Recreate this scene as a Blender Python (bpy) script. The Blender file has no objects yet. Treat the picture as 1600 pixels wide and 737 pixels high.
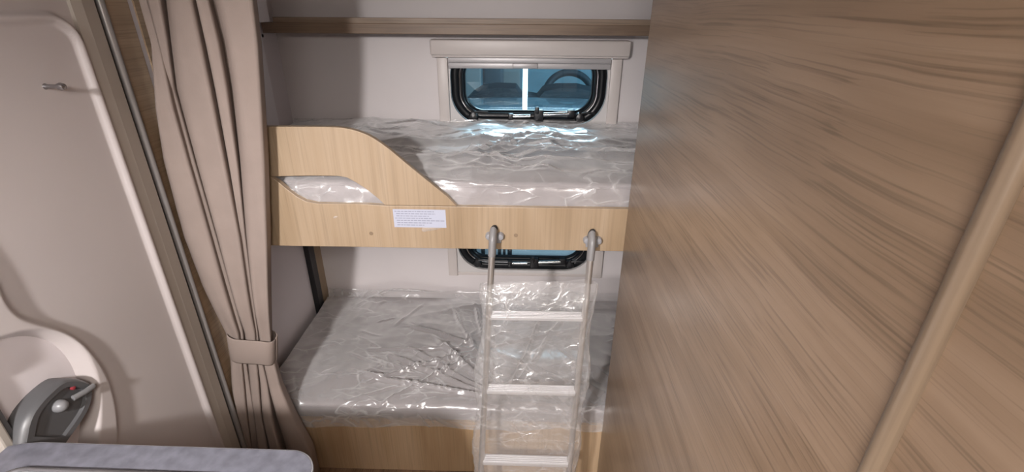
import bpy, bmesh, math, random
import numpy as np
from mathutils import Vector, Matrix

random.seed(7)
C = bpy.context.scene
H = 1.635                      # camera height above the caravan floor

# ------------------------------------------------------------------ camera
CX, CY = 800.0, 368.5          # picture 1600 x 737
_vz = np.array([789.0, 1955.0]) - [CX, CY]
_vy = np.array([820.0, 10.0]) - [CX, CY]
F = math.sqrt(-(_vz @ _vy))
_down = np.array([*_vz, F]); _down /= np.linalg.norm(_down)
_dep = np.array([*_vy, F]); _dep /= np.linalg.norm(_dep)
_right = np.cross(_down, _dep)
M3 = np.array([_right, _dep, -_down])

cam_data = bpy.data.cameras.new('camera')
cam = bpy.data.objects.new('camera', cam_data)
C.collection.objects.link(cam)
cam_data.sensor_fit = 'HORIZONTAL'
cam_data.sensor_width = 36.0
cam_data.lens = 36.0 * F / 1600.0
cam_data.clip_start = 0.02
_cx, _cy, _cz = M3 @ [1, 0, 0], M3 @ [0, -1, 0], M3 @ [0, 0, -1]
cam.matrix_world = Matrix(((_cx[0], _cy[0], _cz[0], 0), (_cx[1], _cy[1], _cz[1], 0),
                           (_cx[2], _cy[2], _cz[2], H), (0, 0, 0, 1)))
C.camera = cam

# ------------------------------------------------------------------ light
C.view_settings.view_transform = 'Standard'
C.view_settings.look = 'None'
C.view_settings.gamma = 1.0
C.view_settings.use_curve_mapping = False
C.view_settings.exposure = 0.0

world = bpy.data.worlds.new('hall_air'); C.world = world
world.use_nodes = True
world.node_tree.nodes['Background'].inputs[0].default_value = (0.42, 0.55, 0.64, 1)
world.node_tree.nodes['Background'].inputs[1].default_value = 0.7

def area(name, loc, target, sx, sy, power, color, spread=180):
    l = bpy.data.lights.new(name, 'AREA'); l.shape = 'RECTANGLE'
    l.size, l.size_y, l.energy, l.color = sx, sy, power, color
    l.spread = math.radians(spread)
    o = bpy.data.objects.new(name, l); C.collection.objects.link(o)
    o.location = loc
    o.rotation_euler = (Vector(target) - Vector(loc)).to_track_quat('-Z', 'Y').to_euler()
    return o

# unseen lights added behind the viewer, and the hall lights over the van
area('front_fill_light', (-0.72, -1.95, H - 0.35), (-0.3, 1.6, H - 1.05), 0.34, 0.5, 5, (1.0, 0.95, 0.91))  # soft fill added from the unseen front end
def spot(name, loc, target, power, color, size, blend, radius):
    l = bpy.data.lights.new(name, 'SPOT'); l.energy, l.color = power, color
    l.spot_size = math.radians(size); l.spot_blend = blend; l.shadow_soft_size = radius
    o = bpy.data.objects.new(name, l); C.collection.objects.link(o)
    o.location = loc
    o.rotation_euler = (Vector(target) - Vector(loc)).to_track_quat('-Z', 'Y').to_euler()
spot('unseen_ceiling_spot', (-0.62, -0.50, H + 0.22), (-0.10, 1.9, H - 1.55), 185, (1.0, 0.955, 0.935), 80, 1.0, 0.05)  # unseen; soft cone aimed low so the upper surfaces stay dimmer
area('aisle_fill_light', (-0.05, -0.30, H + 0.27), (-0.10, 0.15, 0), 0.4, 0.5, 26, (1.0, 0.925, 0.85))  # fill added to brighten the bed base and lower front
area('hall_light', (0.25, 6.2, H + 1.75), (0.1, 2.0, H - 0.35), 1.6, 1.2, 400, (0.74, 0.90, 1.0))
area('hall_light_near', (2.3, 2.35, H + 0.9), (0.3, 3.0, H - 0.7), 0.8, 0.6, 90, (0.80, 0.93, 1.0))

# ------------------------------------------------------------------ helpers
def px(u, v, X=None, Y=None, Z=None):
    r = M3 @ np.array([(u - CX) / F, (v - CY) / F, 1.0])
    t = X / r[0] if X is not None else Y / r[1] if Y is not None else (Z - H) / r[2]
    p = r * t
    return Vector((p[0], p[1], p[2] + H))

def link(o):
    C.collection.objects.link(o); return o

def thing(name, label, cat, loc=(0, 0, 0), group=None):
    o = link(bpy.data.objects.new(name, None))
    o.location = loc; o.empty_display_size = 0.05
    o['label'] = label; o['category'] = cat
    if group: o['group'] = group
    return o

def world_loc(o):
    v = Vector(o.location)
    while o.parent:
        o = o.parent; v += Vector(o.location)
    return v

def obj(name, bm, mat, parent=None, smooth=False, label=None, cat=None, angle=40):
    if mat and not isinstance(mat, (list, tuple)): mat = [mat]
    bm.normal_update()
    if parent is not None:
        base = world_loc(parent); off = Vector((0, 0, 0))
        loc = -base
    else:
        bb = [v.co for v in bm.verts]
        off = Vector(((min(v.x for v in bb) + max(v.x for v in bb)) / 2,
                      (min(v.y for v in bb) + max(v.y for v in bb)) / 2, min(v.z for v in bb)))
        for v in bm.verts: v.co -= off
        loc = off
    me = bpy.data.meshes.new(name); bm.to_mesh(me); bm.free()
    for m in mat: me.materials.append(m)
    if smooth:
        me.polygons.foreach_set('use_smooth', [True] * len(me.polygons))
        if angle < 180:
            me.set_sharp_from_angle(angle=math.radians(angle))
    o = link(bpy.data.objects.new(name, me))
    o.location = loc
    if parent is not None: o.parent = parent
    if label: o['label'] = label
    if cat: o['category'] = cat
    return o

def struct(name, bm, mat, label=None, smooth=False):
    o = obj(name, bm, mat, smooth=smooth)
    o['kind'] = 'structure'
    o['category'] = name.split('_')[0]
    if label: o['label'] = label
    return o

def box(bm, x0, x1, y0, y1, z0, z1, bev=0.0, seg=2):
    t = bmesh.new()
    vs = [t.verts.new((x, y, z)) for x in (x0, x1) for y in (y0, y1) for z in (z0, z1)]
    for f in ((0, 1, 3, 2), (4, 6, 7, 5), (0, 4, 5, 1), (2, 3, 7, 6), (0, 2, 6, 4), (1, 5, 7, 3)):
        t.faces.new([vs[i] for i in f])
    if bev > 0:
        bmesh.ops.bevel(t, geom=t.edges[:], offset=bev, segments=seg, affect='EDGES', profile=0.5)
    merge(bm, t)
    return bm

def merge(bm, t, mtx=None):
    t.normal_update()
    mp = {}
    for v in t.verts:
        mp[v] = bm.verts.new(mtx @ v.co if mtx else v.co)
    for f in t.faces:
        try:
            nf = bm.faces.new([mp[v] for v in f.verts]); nf.material_index = f.material_index
        except ValueError: pass
    t.free()

def nb(): return bmesh.new()
def bx(*a, **k): return box(nb(), *a, **k)

def frame_box(bm, origin, ax, ay, az, sx, sy, sz, bev=0.0, seg=2):
    """box of size sx,sy,sz centred at origin along the axes ax, ay, az"""
    t = bx(-sx / 2, sx / 2, -sy / 2, sy / 2, -sz / 2, sz / 2, bev=bev, seg=seg)
    m = Matrix((ax, ay, az)).transposed().to_4x4(); m.translation = origin
    merge(bm, t, m); return bm

def prism(bm, pts, y0, y1, axis='y', bev=0.0):
    """polygon pts in the plane across `axis`, extruded between y0 and y1"""
    def P(a, b, d):
        return {'y': (a, d, b), 'x': (d, a, b), 'z': (a, b, d)}[axis]
    t = nb()
    lo = [t.verts.new(P(a, b, y0)) for a, b in pts]
    hi = [t.verts.new(P(a, b, y1)) for a, b in pts]
    n = len(pts)
    e0 = t.faces.new(lo); e1 = t.faces.new(hi)
    for i in range(n):
        t.faces.new((lo[i], lo[(i + 1) % n], hi[(i + 1) % n], hi[i]))
    bmesh.ops.recalc_face_normals(t, faces=t.faces[:])
    if bev > 0:
        rim = [e for f in (e0, e1) for e in f.edges]
        bmesh.ops.bevel(t, geom=list(set(rim)), offset=bev, segments=2, affect='EDGES', profile=0.5)
    merge(bm, t); return bm

def tube(bm, pts, r, n=14, closed=False, caps=True, flat=None, up=None):
    """round (or oval, flat=(a,b)) tube along pts"""
    pts = [Vector(p) for p in pts]; N = len(pts); rings = []
    prev = None
    for i, p in enumerate(pts):
        if closed: d = (pts[(i + 1) % N] - pts[i - 1]).normalized()
        else: d = (pts[min(i + 1, N - 1)] - pts[max(i - 1, 0)]).normalized()
        if up is not None: a = Vector(up)
        elif prev is None: a = Vector((0, 0, 1)) if abs(d.z) < 0.9 else Vector((0, 1, 0))
        else: a = prev
        a = (a - d * a.dot(d)).normalized(); b = d.cross(a); prev = a
        ra, rb = flat if flat else ((r[i], r[i]) if isinstance(r, (list, tuple)) else (r, r))
        rings.append([bm.verts.new(p + a * math.cos(2 * math.pi * k / n) * ra + b * math.sin(2 * math.pi * k / n) * rb) for k in range(n)])
    for i in range(N if closed else N - 1):
        A, B = rings[i], rings[(i + 1) % N]
        for k in range(n):
            bm.faces.new((A[k], A[(k + 1) % n], B[(k + 1) % n], B[k]))
    if caps and not closed:
        bm.faces.new(rings[0][::-1]); bm.faces.new(rings[-1])
    return bm

def lathe(bm, centre, axis, prof, n=24):
    """prof = [(radius, height along axis)]"""
    axis = Vector(axis).normalized()
    a = axis.orthogonal().normalized(); b = axis.cross(a); c = Vector(centre)
    rings = [[bm.verts.new(c + axis * h + (a * math.cos(2 * math.pi * k / n) + b * math.sin(2 * math.pi * k / n)) * max(r, 1e-4)) for k in range(n)] for r, h in prof]
    for A, B in zip(rings, rings[1:]):
        for k in range(n): bm.faces.new((A[k], A[(k + 1) % n], B[(k + 1) % n], B[k]))
    bm.faces.new(rings[0][::-1]); bm.faces.new(rings[-1])
    return bm

def rrect(x0, x1, z0, z1, r, n=8):
    pts = []
    for cx, cz, a0 in ((x1 - r, z1 - r, 0), (x0 + r, z1 - r, 90), (x0 + r, z0 + r, 180), (x1 - r, z0 + r, 270)):
        for k in range(n + 1):
            a = math.radians(a0 + 90 * k / n)
            pts.append((cx + r * math.cos(a), cz + r * math.sin(a)))
    return pts

def grid(bm, P):
    """P array [i][j] of 3-vectors -> quads"""
    V = [[bm.verts.new(p) for p in row] for row in P]
    for i in range(len(V) - 1):
        for j in range(len(V[0]) - 1):
            bm.faces.new((V[i][j], V[i + 1][j], V[i + 1][j + 1], V[i][j + 1]))
    return bm

# value noise in numpy
_rng = np.random.RandomState(11)
_tab = _rng.rand(256, 256) * 2 - 1
def vnoise(x, y):
    xi = np.floor(x).astype(int); yi = np.floor(y).astype(int)
    fx = x - xi; fy = y - yi
    fx = fx * fx * (3 - 2 * fx); fy = fy * fy * (3 - 2 * fy)
    g = lambda a, b: _tab[a % 256, b % 256]
    return (g(xi, yi) * (1 - fx) + g(xi + 1, yi) * fx) * (1 - fy) + (g(xi, yi + 1) * (1 - fx) + g(xi + 1, yi + 1) * fx) * fy

# ------------------------------------------------------------------ materials
def new_mat(name):
    m = bpy.data.materials.new(name); m.use_nodes = True
    nt = m.node_tree; b = nt.nodes['Principled BSDF']
    return m, nt, b

def plain(name, col, rough=0.5, metal=0.0, spec=0.5, vary=0.06, vscale=6.0, bump=0.0, bscale=200.0, coat=0.0):
    m, nt, b = new_mat(name)
    b.inputs['Roughness'].default_value = rough
    b.inputs['Metallic'].default_value = metal
    b.inputs['Specular IOR Level'].default_value = spec
    b.inputs['Coat Weight'].default_value = coat
    tc = nt.nodes.new('ShaderNodeTexCoord')
    n = nt.nodes.new('ShaderNodeTexNoise'); n.inputs['Scale'].default_value = vscale; n.inputs['Detail'].default_value = 4
    nt.links.new(tc.outputs['Object'], n.inputs['Vector'])
    r = nt.nodes.new('ShaderNodeValToRGB')
    r.color_ramp.elements[0].position = 0.3; r.color_ramp.elements[1].position = 0.7
    r.color_ramp.elements[0].color = (*[c * (1 - vary) for c in col], 1)
    r.color_ramp.elements[1].color = (*[min(1, c * (1 + vary)) for c in col], 1)
    nt.links.new(n.outputs['Fac'], r.inputs['Fac']); nt.links.new(r.outputs['Color'], b.inputs['Base Color'])
    if bump > 0:
        n2 = nt.nodes.new('ShaderNodeTexNoise'); n2.inputs['Scale'].default_value = bscale; n2.inputs['Detail'].default_value = 3
        nt.links.new(tc.outputs['Object'], n2.inputs['Vector'])
        bp = nt.nodes.new('ShaderNodeBump'); bp.inputs['Strength'].default_value = bump; bp.inputs['Distance'].default_value = 0.002
        nt.links.new(n2.outputs['Fac'], bp.inputs['Height']); nt.links.new(bp.outputs['Normal'], b.inputs['Normal'])
    return m

def wood(name, dark, mid, light, grain='y', across=11.0, along=0.9, rough=0.35, pores=0.5, spec=0.5, seed=0.0, warp=0.5, fig=1.0, psc=20, wave=0.0):
    m, nt, b = new_mat(name)
    N, L = nt.nodes.new, nt.links.new
    b.inputs['Roughness'].default_value = rough
    b.inputs['Specular IOR Level'].default_value = spec
    tc = N('ShaderNodeTexCoord')
    src = tc.outputs['Object']
    if wave > 0:
        nw = N('ShaderNodeTexNoise'); nw.inputs['Scale'].default_value = 2.6; nw.inputs['Detail'].default_value = 3.0
        L(src, nw.inputs['Vector'])
        sb = N('ShaderNodeVectorMath'); sb.operation = 'SUBTRACT'; sb.inputs[1].default_value = (0.5, 0.5, 0.5); L(nw.outputs['Color'], sb.inputs[0])
        sc2 = N('ShaderNodeVectorMath'); sc2.operation = 'SCALE'; sc2.inputs['Scale'].default_value = wave; L(sb.outputs[0], sc2.inputs[0])
        ad2 = N('ShaderNodeVectorMath'); ad2.operation = 'ADD'; L(src, ad2.inputs[0]); L(sc2.outputs[0], ad2.inputs[1]); src = ad2.outputs[0]
    def mapped(al, ac):
        mp = N('ShaderNodeMapping'); i = 'xyz'.index(grain)
        s = [ac] * 3; s[i] = al
        mp.inputs['Scale'].default_value = s
        mp.inputs['Location'].default_value = (seed, seed * 1.7, seed * 0.6)
        L(src, mp.inputs['Vector']); return mp.outputs['Vector']
    # broad figure: stretched noise folded into bands
    n1 = N('ShaderNodeTexNoise'); n1.inputs['Scale'].default_value = 1.0; n1.inputs['Detail'].default_value = 3.0
    n1.inputs['Distortion'].default_value = warp
    L(mapped(along, across * 0.35), n1.inputs['Vector'])
    mul = N('ShaderNodeMath'); mul.operation = 'MULTIPLY'; mul.inputs[1].default_value = 9.0 * fig
    L(n1.outputs['Fac'], mul.inputs[0])
    pp = N('ShaderNodeMath'); pp.operation = 'PINGPONG'; pp.inputs[1].default_value = 1.0
    L(mul.outputs[0], pp.inputs[0])
    n2 = N('ShaderNodeTexNoise'); n2.inputs['Scale'].default_value = 1.0; n2.inputs['Detail'].default_value = 6.0
    n2.inputs['Roughness'].default_value = 0.65
    L(mapped(along * 1.6, across * 4.0), n2.inputs['Vector'])
    mixf = N('ShaderNodeMix'); mixf.data_type = 'FLOAT'; mixf.inputs[0].default_value = 0.62
    L(pp.outputs[0], mixf.inputs[2]); L(n2.outputs['Fac'], mixf.inputs[3])
    r = N('ShaderNodeValToRGB'); e = r.color_ramp.elements
    e[0].position = 0.22; e[0].color = (*dark, 1); e[1].position = 0.78; e[1].color = (*light, 1)
    em = e.new(0.5); em.color = (*mid, 1)
    L(mixf.outputs[0], r.inputs['Fac'])
    # fine dark pores
    n3 = N('ShaderNodeTexNoise'); n3.inputs['Scale'].default_value = 1.0; n3.inputs['Detail'].default_value = 2.0
    L(mapped(along * 4 * min(1, psc / 14), across * psc), n3.inputs['Vector'])
    r3 = N('ShaderNodeValToRGB'); e3 = r3.color_ramp.elements
    e3[0].position = 0.30; e3[0].color = (1 - pores, 1 - pores, 1 - pores, 1); e3[1].position = 0.5; e3[1].color = (1, 1, 1, 1)
    L(n3.outputs['Fac'], r3.inputs['Fac'])
    mx = N('ShaderNodeMix'); mx.data_type = 'RGBA'; mx.blend_type = 'MULTIPLY'; mx.inputs[0].default_value = 1.0
    L(r.outputs['Color'], mx.inputs[6]); L(r3.outputs['Color'], mx.inputs[7])
    L(mx.outputs[2], b.inputs['Base Color'])
    bp = N('ShaderNodeBump'); bp.inputs['Strength'].default_value = 0.08; bp.inputs['Distance'].default_value = 0.001
    L(n3.outputs['Fac'], bp.inputs['Height']); L(bp.outputs['Normal'], b.inputs['Normal'])
    return m

def film_mat(name, haze=0.10, gloss=0.10, rough=0.13, bscale=38.0, bstr=0.5, crease_glint=0.45, cscale=5.0, cut=0.5, fh=1.25):
    """thin clear film: mostly see-through, glossy, with white painted along its creases in place of glints"""
    m, nt, b = new_mat(name); nt.nodes.remove(b)
    N, L = nt.nodes.new, nt.links.new
    out = nt.nodes['Material Output']
    tc = N('ShaderNodeTexCoord')
    n = N('ShaderNodeTexNoise'); n.inputs['Scale'].default_value = bscale; n.inputs['Detail'].default_value = 5; n.inputs['Distortion'].default_value = 1.0
    L(tc.outputs['Object'], n.inputs['Vector'])
    def M(op, x, y=None, z=None, clamp=False):
        k = N('ShaderNodeMath'); k.operation = op; k.use_clamp = clamp
        for i, q in enumerate((x, y, z)):
            if q is None: continue
            if hasattr(q, 'links'): L(q, k.inputs[i])
            else: k.inputs[i].default_value = q
        return k.outputs[0]
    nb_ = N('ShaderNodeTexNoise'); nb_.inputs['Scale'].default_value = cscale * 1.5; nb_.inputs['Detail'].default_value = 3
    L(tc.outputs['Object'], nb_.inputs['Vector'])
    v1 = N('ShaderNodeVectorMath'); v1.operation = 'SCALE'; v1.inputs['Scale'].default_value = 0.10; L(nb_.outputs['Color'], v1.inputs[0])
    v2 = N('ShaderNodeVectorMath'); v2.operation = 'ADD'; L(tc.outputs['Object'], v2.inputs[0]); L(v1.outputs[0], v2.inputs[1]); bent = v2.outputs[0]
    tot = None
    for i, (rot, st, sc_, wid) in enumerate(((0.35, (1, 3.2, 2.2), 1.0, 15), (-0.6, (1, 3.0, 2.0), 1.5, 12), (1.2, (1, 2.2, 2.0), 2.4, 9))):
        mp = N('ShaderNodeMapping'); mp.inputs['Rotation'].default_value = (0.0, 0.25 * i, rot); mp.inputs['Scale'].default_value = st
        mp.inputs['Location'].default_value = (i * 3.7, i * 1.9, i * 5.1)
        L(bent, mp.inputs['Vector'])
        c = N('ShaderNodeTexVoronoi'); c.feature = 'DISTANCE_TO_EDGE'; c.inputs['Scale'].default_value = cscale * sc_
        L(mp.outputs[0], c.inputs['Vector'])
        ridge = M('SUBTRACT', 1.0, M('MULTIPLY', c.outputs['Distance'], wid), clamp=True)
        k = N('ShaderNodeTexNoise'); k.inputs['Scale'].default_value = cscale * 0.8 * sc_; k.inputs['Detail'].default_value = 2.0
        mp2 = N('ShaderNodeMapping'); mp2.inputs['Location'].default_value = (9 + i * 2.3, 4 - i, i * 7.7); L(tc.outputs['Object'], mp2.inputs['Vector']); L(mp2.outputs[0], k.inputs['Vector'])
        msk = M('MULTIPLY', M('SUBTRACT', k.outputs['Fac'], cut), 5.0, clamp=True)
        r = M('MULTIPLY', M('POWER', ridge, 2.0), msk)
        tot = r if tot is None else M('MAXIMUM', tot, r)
    hgt = M('ADD', n.outputs['Fac'], M('MULTIPLY', tot, 0.8))
    bp = N('ShaderNodeBump'); bp.inputs['Strength'].default_value = bstr; bp.inputs['Distance'].default_value = 0.005
    L(hgt, bp.inputs['Height'])
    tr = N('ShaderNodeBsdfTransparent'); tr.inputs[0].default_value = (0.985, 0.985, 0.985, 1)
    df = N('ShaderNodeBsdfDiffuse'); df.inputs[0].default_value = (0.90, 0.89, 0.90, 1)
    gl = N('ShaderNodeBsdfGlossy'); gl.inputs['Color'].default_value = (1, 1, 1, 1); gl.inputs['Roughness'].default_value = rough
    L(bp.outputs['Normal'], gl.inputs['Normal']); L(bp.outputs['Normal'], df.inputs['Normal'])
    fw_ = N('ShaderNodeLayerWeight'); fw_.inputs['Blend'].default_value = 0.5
    hz = M('MULTIPLY_ADD', tot, crease_glint, M('MULTIPLY_ADD', M('POWER', fw_.outputs['Facing'], 1.6), fh, haze), clamp=True)  # crease term whitens the diffuse haze in place of specular glints
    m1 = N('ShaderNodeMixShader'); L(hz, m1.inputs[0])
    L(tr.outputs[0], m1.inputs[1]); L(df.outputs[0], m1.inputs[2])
    lw = N('ShaderNodeLayerWeight'); lw.inputs['Blend'].default_value = 0.25
    L(bp.outputs['Normal'], lw.inputs['Normal'])
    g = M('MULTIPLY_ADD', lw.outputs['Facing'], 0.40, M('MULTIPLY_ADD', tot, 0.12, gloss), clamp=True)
    m2 = N('ShaderNodeMixShader')
    L(g, m2.inputs[0]); L(m1.outputs[0], m2.inputs[1]); L(gl.outputs[0], m2.inputs[2])
    L(m2.outputs[0], out.inputs['Surface'])
    return m

def pane_mat(name, tint=(0.72, 0.83, 0.87), gloss=0.06):
    m, nt, b = new_mat(name); nt.nodes.remove(b)
    N, L = nt.nodes.new, nt.links.new
    tr = N('ShaderNodeBsdfTransparent'); tr.inputs[0].default_value = (*tint, 1)
    gl = N('ShaderNodeBsdfGlossy'); gl.inputs['Roughness'].default_value = 0.02
    ms = N('ShaderNodeMixShader'); ms.inputs[0].default_value = gloss
    L(tr.outputs[0], ms.inputs[1]); L(gl.outputs[0], ms.inputs[2])
    L(ms.outputs[0], nt.nodes['Material Output'].inputs['Surface'])
    return m

def glow(name, col, strength):
    m, nt, b = new_mat(name)
    b.inputs['Base Color'].default_value = (*col, 1)
    b.inputs['Emission Color'].default_value = (*col, 1)
    b.inputs['Emission Strength'].default_value = strength
    return m

W_WALL = plain('wall_laminate', (0.66, 0.615, 0.62), 0.6, vary=0.03, vscale=3)
W_LEFT = plain('wall_laminate_left', (0.68, 0.63, 0.65), 0.6, vary=0.03, vscale=3)
W_WHITE = plain('white_trim', (0.80, 0.77, 0.80), 0.45, vary=0.02)
W_CREAM = plain('cream_plastic', (0.60, 0.545, 0.525), 0.4, vary=0.02)
W_INNER = plain('window_reveal_plastic', (0.60, 0.575, 0.57), 0.4, vary=0.02)
W_BLIND = plain('blind_aluminium', (0.48, 0.46, 0.47), 0.4, metal=0.2, vary=0.03)
W_DOOR = plain('door_plastic', (0.49, 0.445, 0.44), 0.42, vary=0.02, vscale=4)
W_DOORF = plain('door_frame_plastic', (0.40, 0.36, 0.32), 0.45, vary=0.03)
W_FLOOR = wood('floor_vinyl', (0.16, 0.10, 0.06), (0.22, 0.14, 0.09), (0.28, 0.18, 0.12), 'y', rough=0.4)
W_CEIL = plain('ceiling_laminate', (0.66, 0.63, 0.61), 0.6, vary=0.02)
OAK = wood('light_oak_boards', (0.30, 0.215, 0.135), (0.355, 0.26, 0.17), (0.41, 0.31, 0.215), 'z', across=13, along=0.8, rough=0.4, pores=0.14, warp=0.2, fig=0.6, seed=3.1)
OAK_CAP = plain('oak_cap', (0.25, 0.18, 0.12), 0.45)
OAK_BASE = wood('oak_bed_base', (0.44, 0.295, 0.17), (0.52, 0.365, 0.222), (0.60, 0.44, 0.29), 'z', across=13, along=0.8, rough=0.4, pores=0.15, warp=0.2, fig=0.6, seed=8.4)
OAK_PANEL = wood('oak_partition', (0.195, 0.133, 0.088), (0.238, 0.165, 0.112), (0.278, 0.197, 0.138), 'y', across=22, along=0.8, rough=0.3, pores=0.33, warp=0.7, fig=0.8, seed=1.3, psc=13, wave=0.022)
OAK_POLE = wood('oak_moulding', (0.165, 0.118, 0.082), (0.195, 0.143, 0.10), (0.22, 0.163, 0.118), 'z', across=15, along=0.8, rough=0.35, pores=0.12, seed=5.0)
OAK_DARK = wood('oak_edge', (0.13, 0.085, 0.06), (0.17, 0.115, 0.08), (0.2, 0.14, 0.1), 'z', rough=0.5, pores=0.2)
OAK_SHELF = wood('oak_shelf', (0.17, 0.11, 0.072), (0.215, 0.145, 0.098), (0.255, 0.175, 0.12), 'x', across=16, along=1.2, rough=0.45, pores=0.2, seed=2.0)
OAK_SHELF2 = wood('oak_shelf_lip', (0.21, 0.145, 0.10), (0.265, 0.19, 0.135), (0.31, 0.23, 0.17), 'x', across=16, along=1.2, rough=0.45, pores=0.3, seed=4.0)
OAK_SIDE = wood('oak_wall_strip', (0.30, 0.205, 0.13), (0.36, 0.255, 0.165), (0.42, 0.30, 0.20), 'y', across=16, along=1.5, rough=0.45, pores=0.25, seed=6.0)
FABRIC = plain('mattress_fabric', (0.32, 0.29, 0.295), 0.9, spec=0.1, vary=0.05, vscale=30, bump=0.4, bscale=500)
CURTAIN = plain('curtain_fabric', (0.29, 0.235, 0.21), 0.85, spec=0.15, vary=0.04, vscale=14, bump=0.25, bscale=700)
FILM = film_mat('clear_film', haze=0.12, gloss=0.045, rough=0.24, bscale=22, bstr=0.35, crease_glint=0.40, cscale=4.0, cut=0.51)
FILM_L = film_mat('clear_film_sleeve', haze=0.09, gloss=0.045, rough=0.18, bscale=34, bstr=0.6, crease_glint=0.30, cscale=5.5, cut=0.52, fh=0.3)
ALU = plain('ladder_aluminium', (0.62, 0.58, 0.55), 0.32, metal=0.75, vary=0.04)
TREAD = plain('tread_aluminium', (0.78, 0.77, 0.79), 0.38, metal=0.5, vary=0.03)
GREYP = plain('grey_plastic', (0.23, 0.225, 0.23), 0.38, vary=0.03)
GREYB = plain('grey_boss_plastic', (0.29, 0.29, 0.31), 0.28, vary=0.03)
LATCH = plain('latch_plastic', (0.085, 0.085, 0.09), 0.4, vary=0.05)
LATCH_L = plain('latch_button', (0.20, 0.20, 0.21), 0.35, vary=0.03)
BLACK = plain('black_rubber', (0.006, 0.007, 0.009), 0.3, spec=0.3, vary=0.05)
BLACKM = plain('black_plastic', (0.012, 0.012, 0.014), 0.35, vary=0.05)
CHROME = plain('chrome', (0.72, 0.75, 0.78), 0.15, metal=1.0, vary=0.02)
SEAL = plain('grey_seal', (0.34, 0.33, 0.33), 0.32, metal=0.4, vary=0.04)
PAPER = plain('label_paper', (0.44, 0.46, 0.56), 0.5, vary=0.02)
INK = plain('label_ink', (0.28, 0.29, 0.36), 0.6, vary=0.02)
COUNTER = plain('counter_laminate', (0.118, 0.12, 0.146), 0.4, vary=0.22, vscale=45)
COUNTER_E = plain('counter_edge', (0.24, 0.24, 0.26), 0.4, vary=0.05)
CABINET = plain('cabinet_front', (0.55, 0.52, 0.50), 0.5, vary=0.03)
ENAMEL = plain('white_enamel', (0.85, 0.86, 0.88), 0.2, vary=0.01)
STEEL = plain('steel_rim', (0.20, 0.20, 0.21), 0.25, metal=0.8, vary=0.03)
PANE = pane_mat('tinted_acrylic')
RED = plain('red_dot', (0.25, 0.03, 0.04), 0.4)
V_BODY = plain('van_paint', (0.13, 0.21, 0.27), 0.22, vary=0.04, coat=0.5)
V_DASH = plain('van_dash', (0.035, 0.045, 0.058), 0.5, vary=0.05)
V_WHEEL = plain('van_wheel', (0.035, 0.05, 0.065), 0.45, vary=0.05)
V_SEAT = plain('van_seat', (0.12, 0.145, 0.17), 0.8, vary=0.05)
V_LIGHT = plain('van_light_trim', (0.36, 0.37, 0.37), 0.6, vary=0.05)
V_BACK = plain('van_lining', (0.26, 0.42, 0.50), 0.7, vary=0.12, vscale=5)
V_GRILLE = plain('van_grille', (0.02, 0.022, 0.028), 0.4)
V_WHITE = plain('van_white_paint', (0.86, 0.88, 0.92), 0.3, vary=0.04)
TUBE = glow('tube_reflection_glow', (0.90, 0.96, 1.0), 9.0)
FILL_GLOW = glow('fill_glow', (1.0, 0.92, 0.82), 4.0)  # glow of the added ceiling panel

# ------------------------------------------------------------------ room shell
XL, XR, YB, YF, ZC = -0.98, 1.15, 2.045, -2.2, H + 0.315
PX = 0.306                                        # face of the wood partition

def rects_wall(holes, x0, x1, z0, z1, y0, y1):
    xs = sorted({x0, x1, *[h[0] for h in holes], *[h[1] for h in holes]})
    zs = sorted({z0, z1, *[h[2] for h in holes], *[h[3] for h in holes]})
    bm = nb()
    def solid(i, j):
        if not (0 <= i < len(xs) - 1 and 0 <= j < len(zs) - 1): return False
        cx, cz = (xs[i] + xs[i + 1]) / 2, (zs[j] + zs[j + 1]) / 2
        return not any(h[0] < cx < h[1] and h[2] < cz < h[3] for h in holes)
    q = lambda *p: bm.faces.new([bm.verts.new(v) for v in p])
    for i in range(len(xs) - 1):
        for j in range(len(zs) - 1):
            if not solid(i, j): continue
            a, b, c, d = xs[i], xs[i + 1], zs[j], zs[j + 1]
            q((a, y0, c), (b, y0, c), (b, y0, d), (a, y0, d)); q((a, y1, c), (a, y1, d), (b, y1, d), (b, y1, c))
            if not solid(i - 1, j): q((a, y0, c), (a, y0, d), (a, y1, d), (a, y1, c))
            if not solid(i + 1, j): q((b, y0, c), (b, y1, c), (b, y1, d), (b, y0, d))
            if not solid(i, j - 1): q((a, y0, c), (a, y1, c), (b, y1, c), (b, y0, c))
            if not solid(i, j + 1): q((a, y0, d), (b, y0, d), (b, y1, d), (a, y1, d))
    bmesh.ops.remove_doubles(bm, verts=bm.verts[:], dist=1e-5)
    return bm

WX0, WX1 = -0.318, 0.352                          # window openings in the back wall
WU = (H - 0.462, H - 0.135); WDZ = -0.697         # upper opening, and the drop to the lower one
holes = [(WX0, WX1, *WU), (WX0, WX1, WU[0] + WDZ, WU[1] + WDZ)]
struct('wall_back', rects_wall(holes, XL - 0.03, XR + 0.03, 0, ZC, YB, YB + 0.035), W_WALL, 'pale grey laminate rear wall behind both bunks')
struct('wall_left', bx(XL - 0.03, XL, YF, YB, 0, ZC), W_LEFT, 'pale laminate side wall on the left behind door and curtain')
struct('wall_right', bx(XR, XR + 0.03, YF, YB, 0, ZC), W_WALL, 'side wall hidden behind the wood partition')
fw = [(-0.92, -0.52, H - 0.65, H - 0.05), (-0.3, 0.9, H - 0.75, H - 0.05)]
struct('wall_front', rects_wall(fw, XL - 0.03, XR + 0.03, 0, ZC, YF - 0.03, YF), W_WALL, 'front wall behind the viewer')
struct('floor', bx(XL - 0.03, XR + 0.03, YF - 0.03, YB + 0.035, -0.04, 0), W_FLOOR, 'brown vinyl floor just visible at the foot of the ladder')
struct('ceiling', bx(XL - 0.03, XR + 0.03, YF - 0.03, YB + 0.035, ZC, ZC + 0.03), W_CEIL, 'pale ceiling above the picture')
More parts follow.
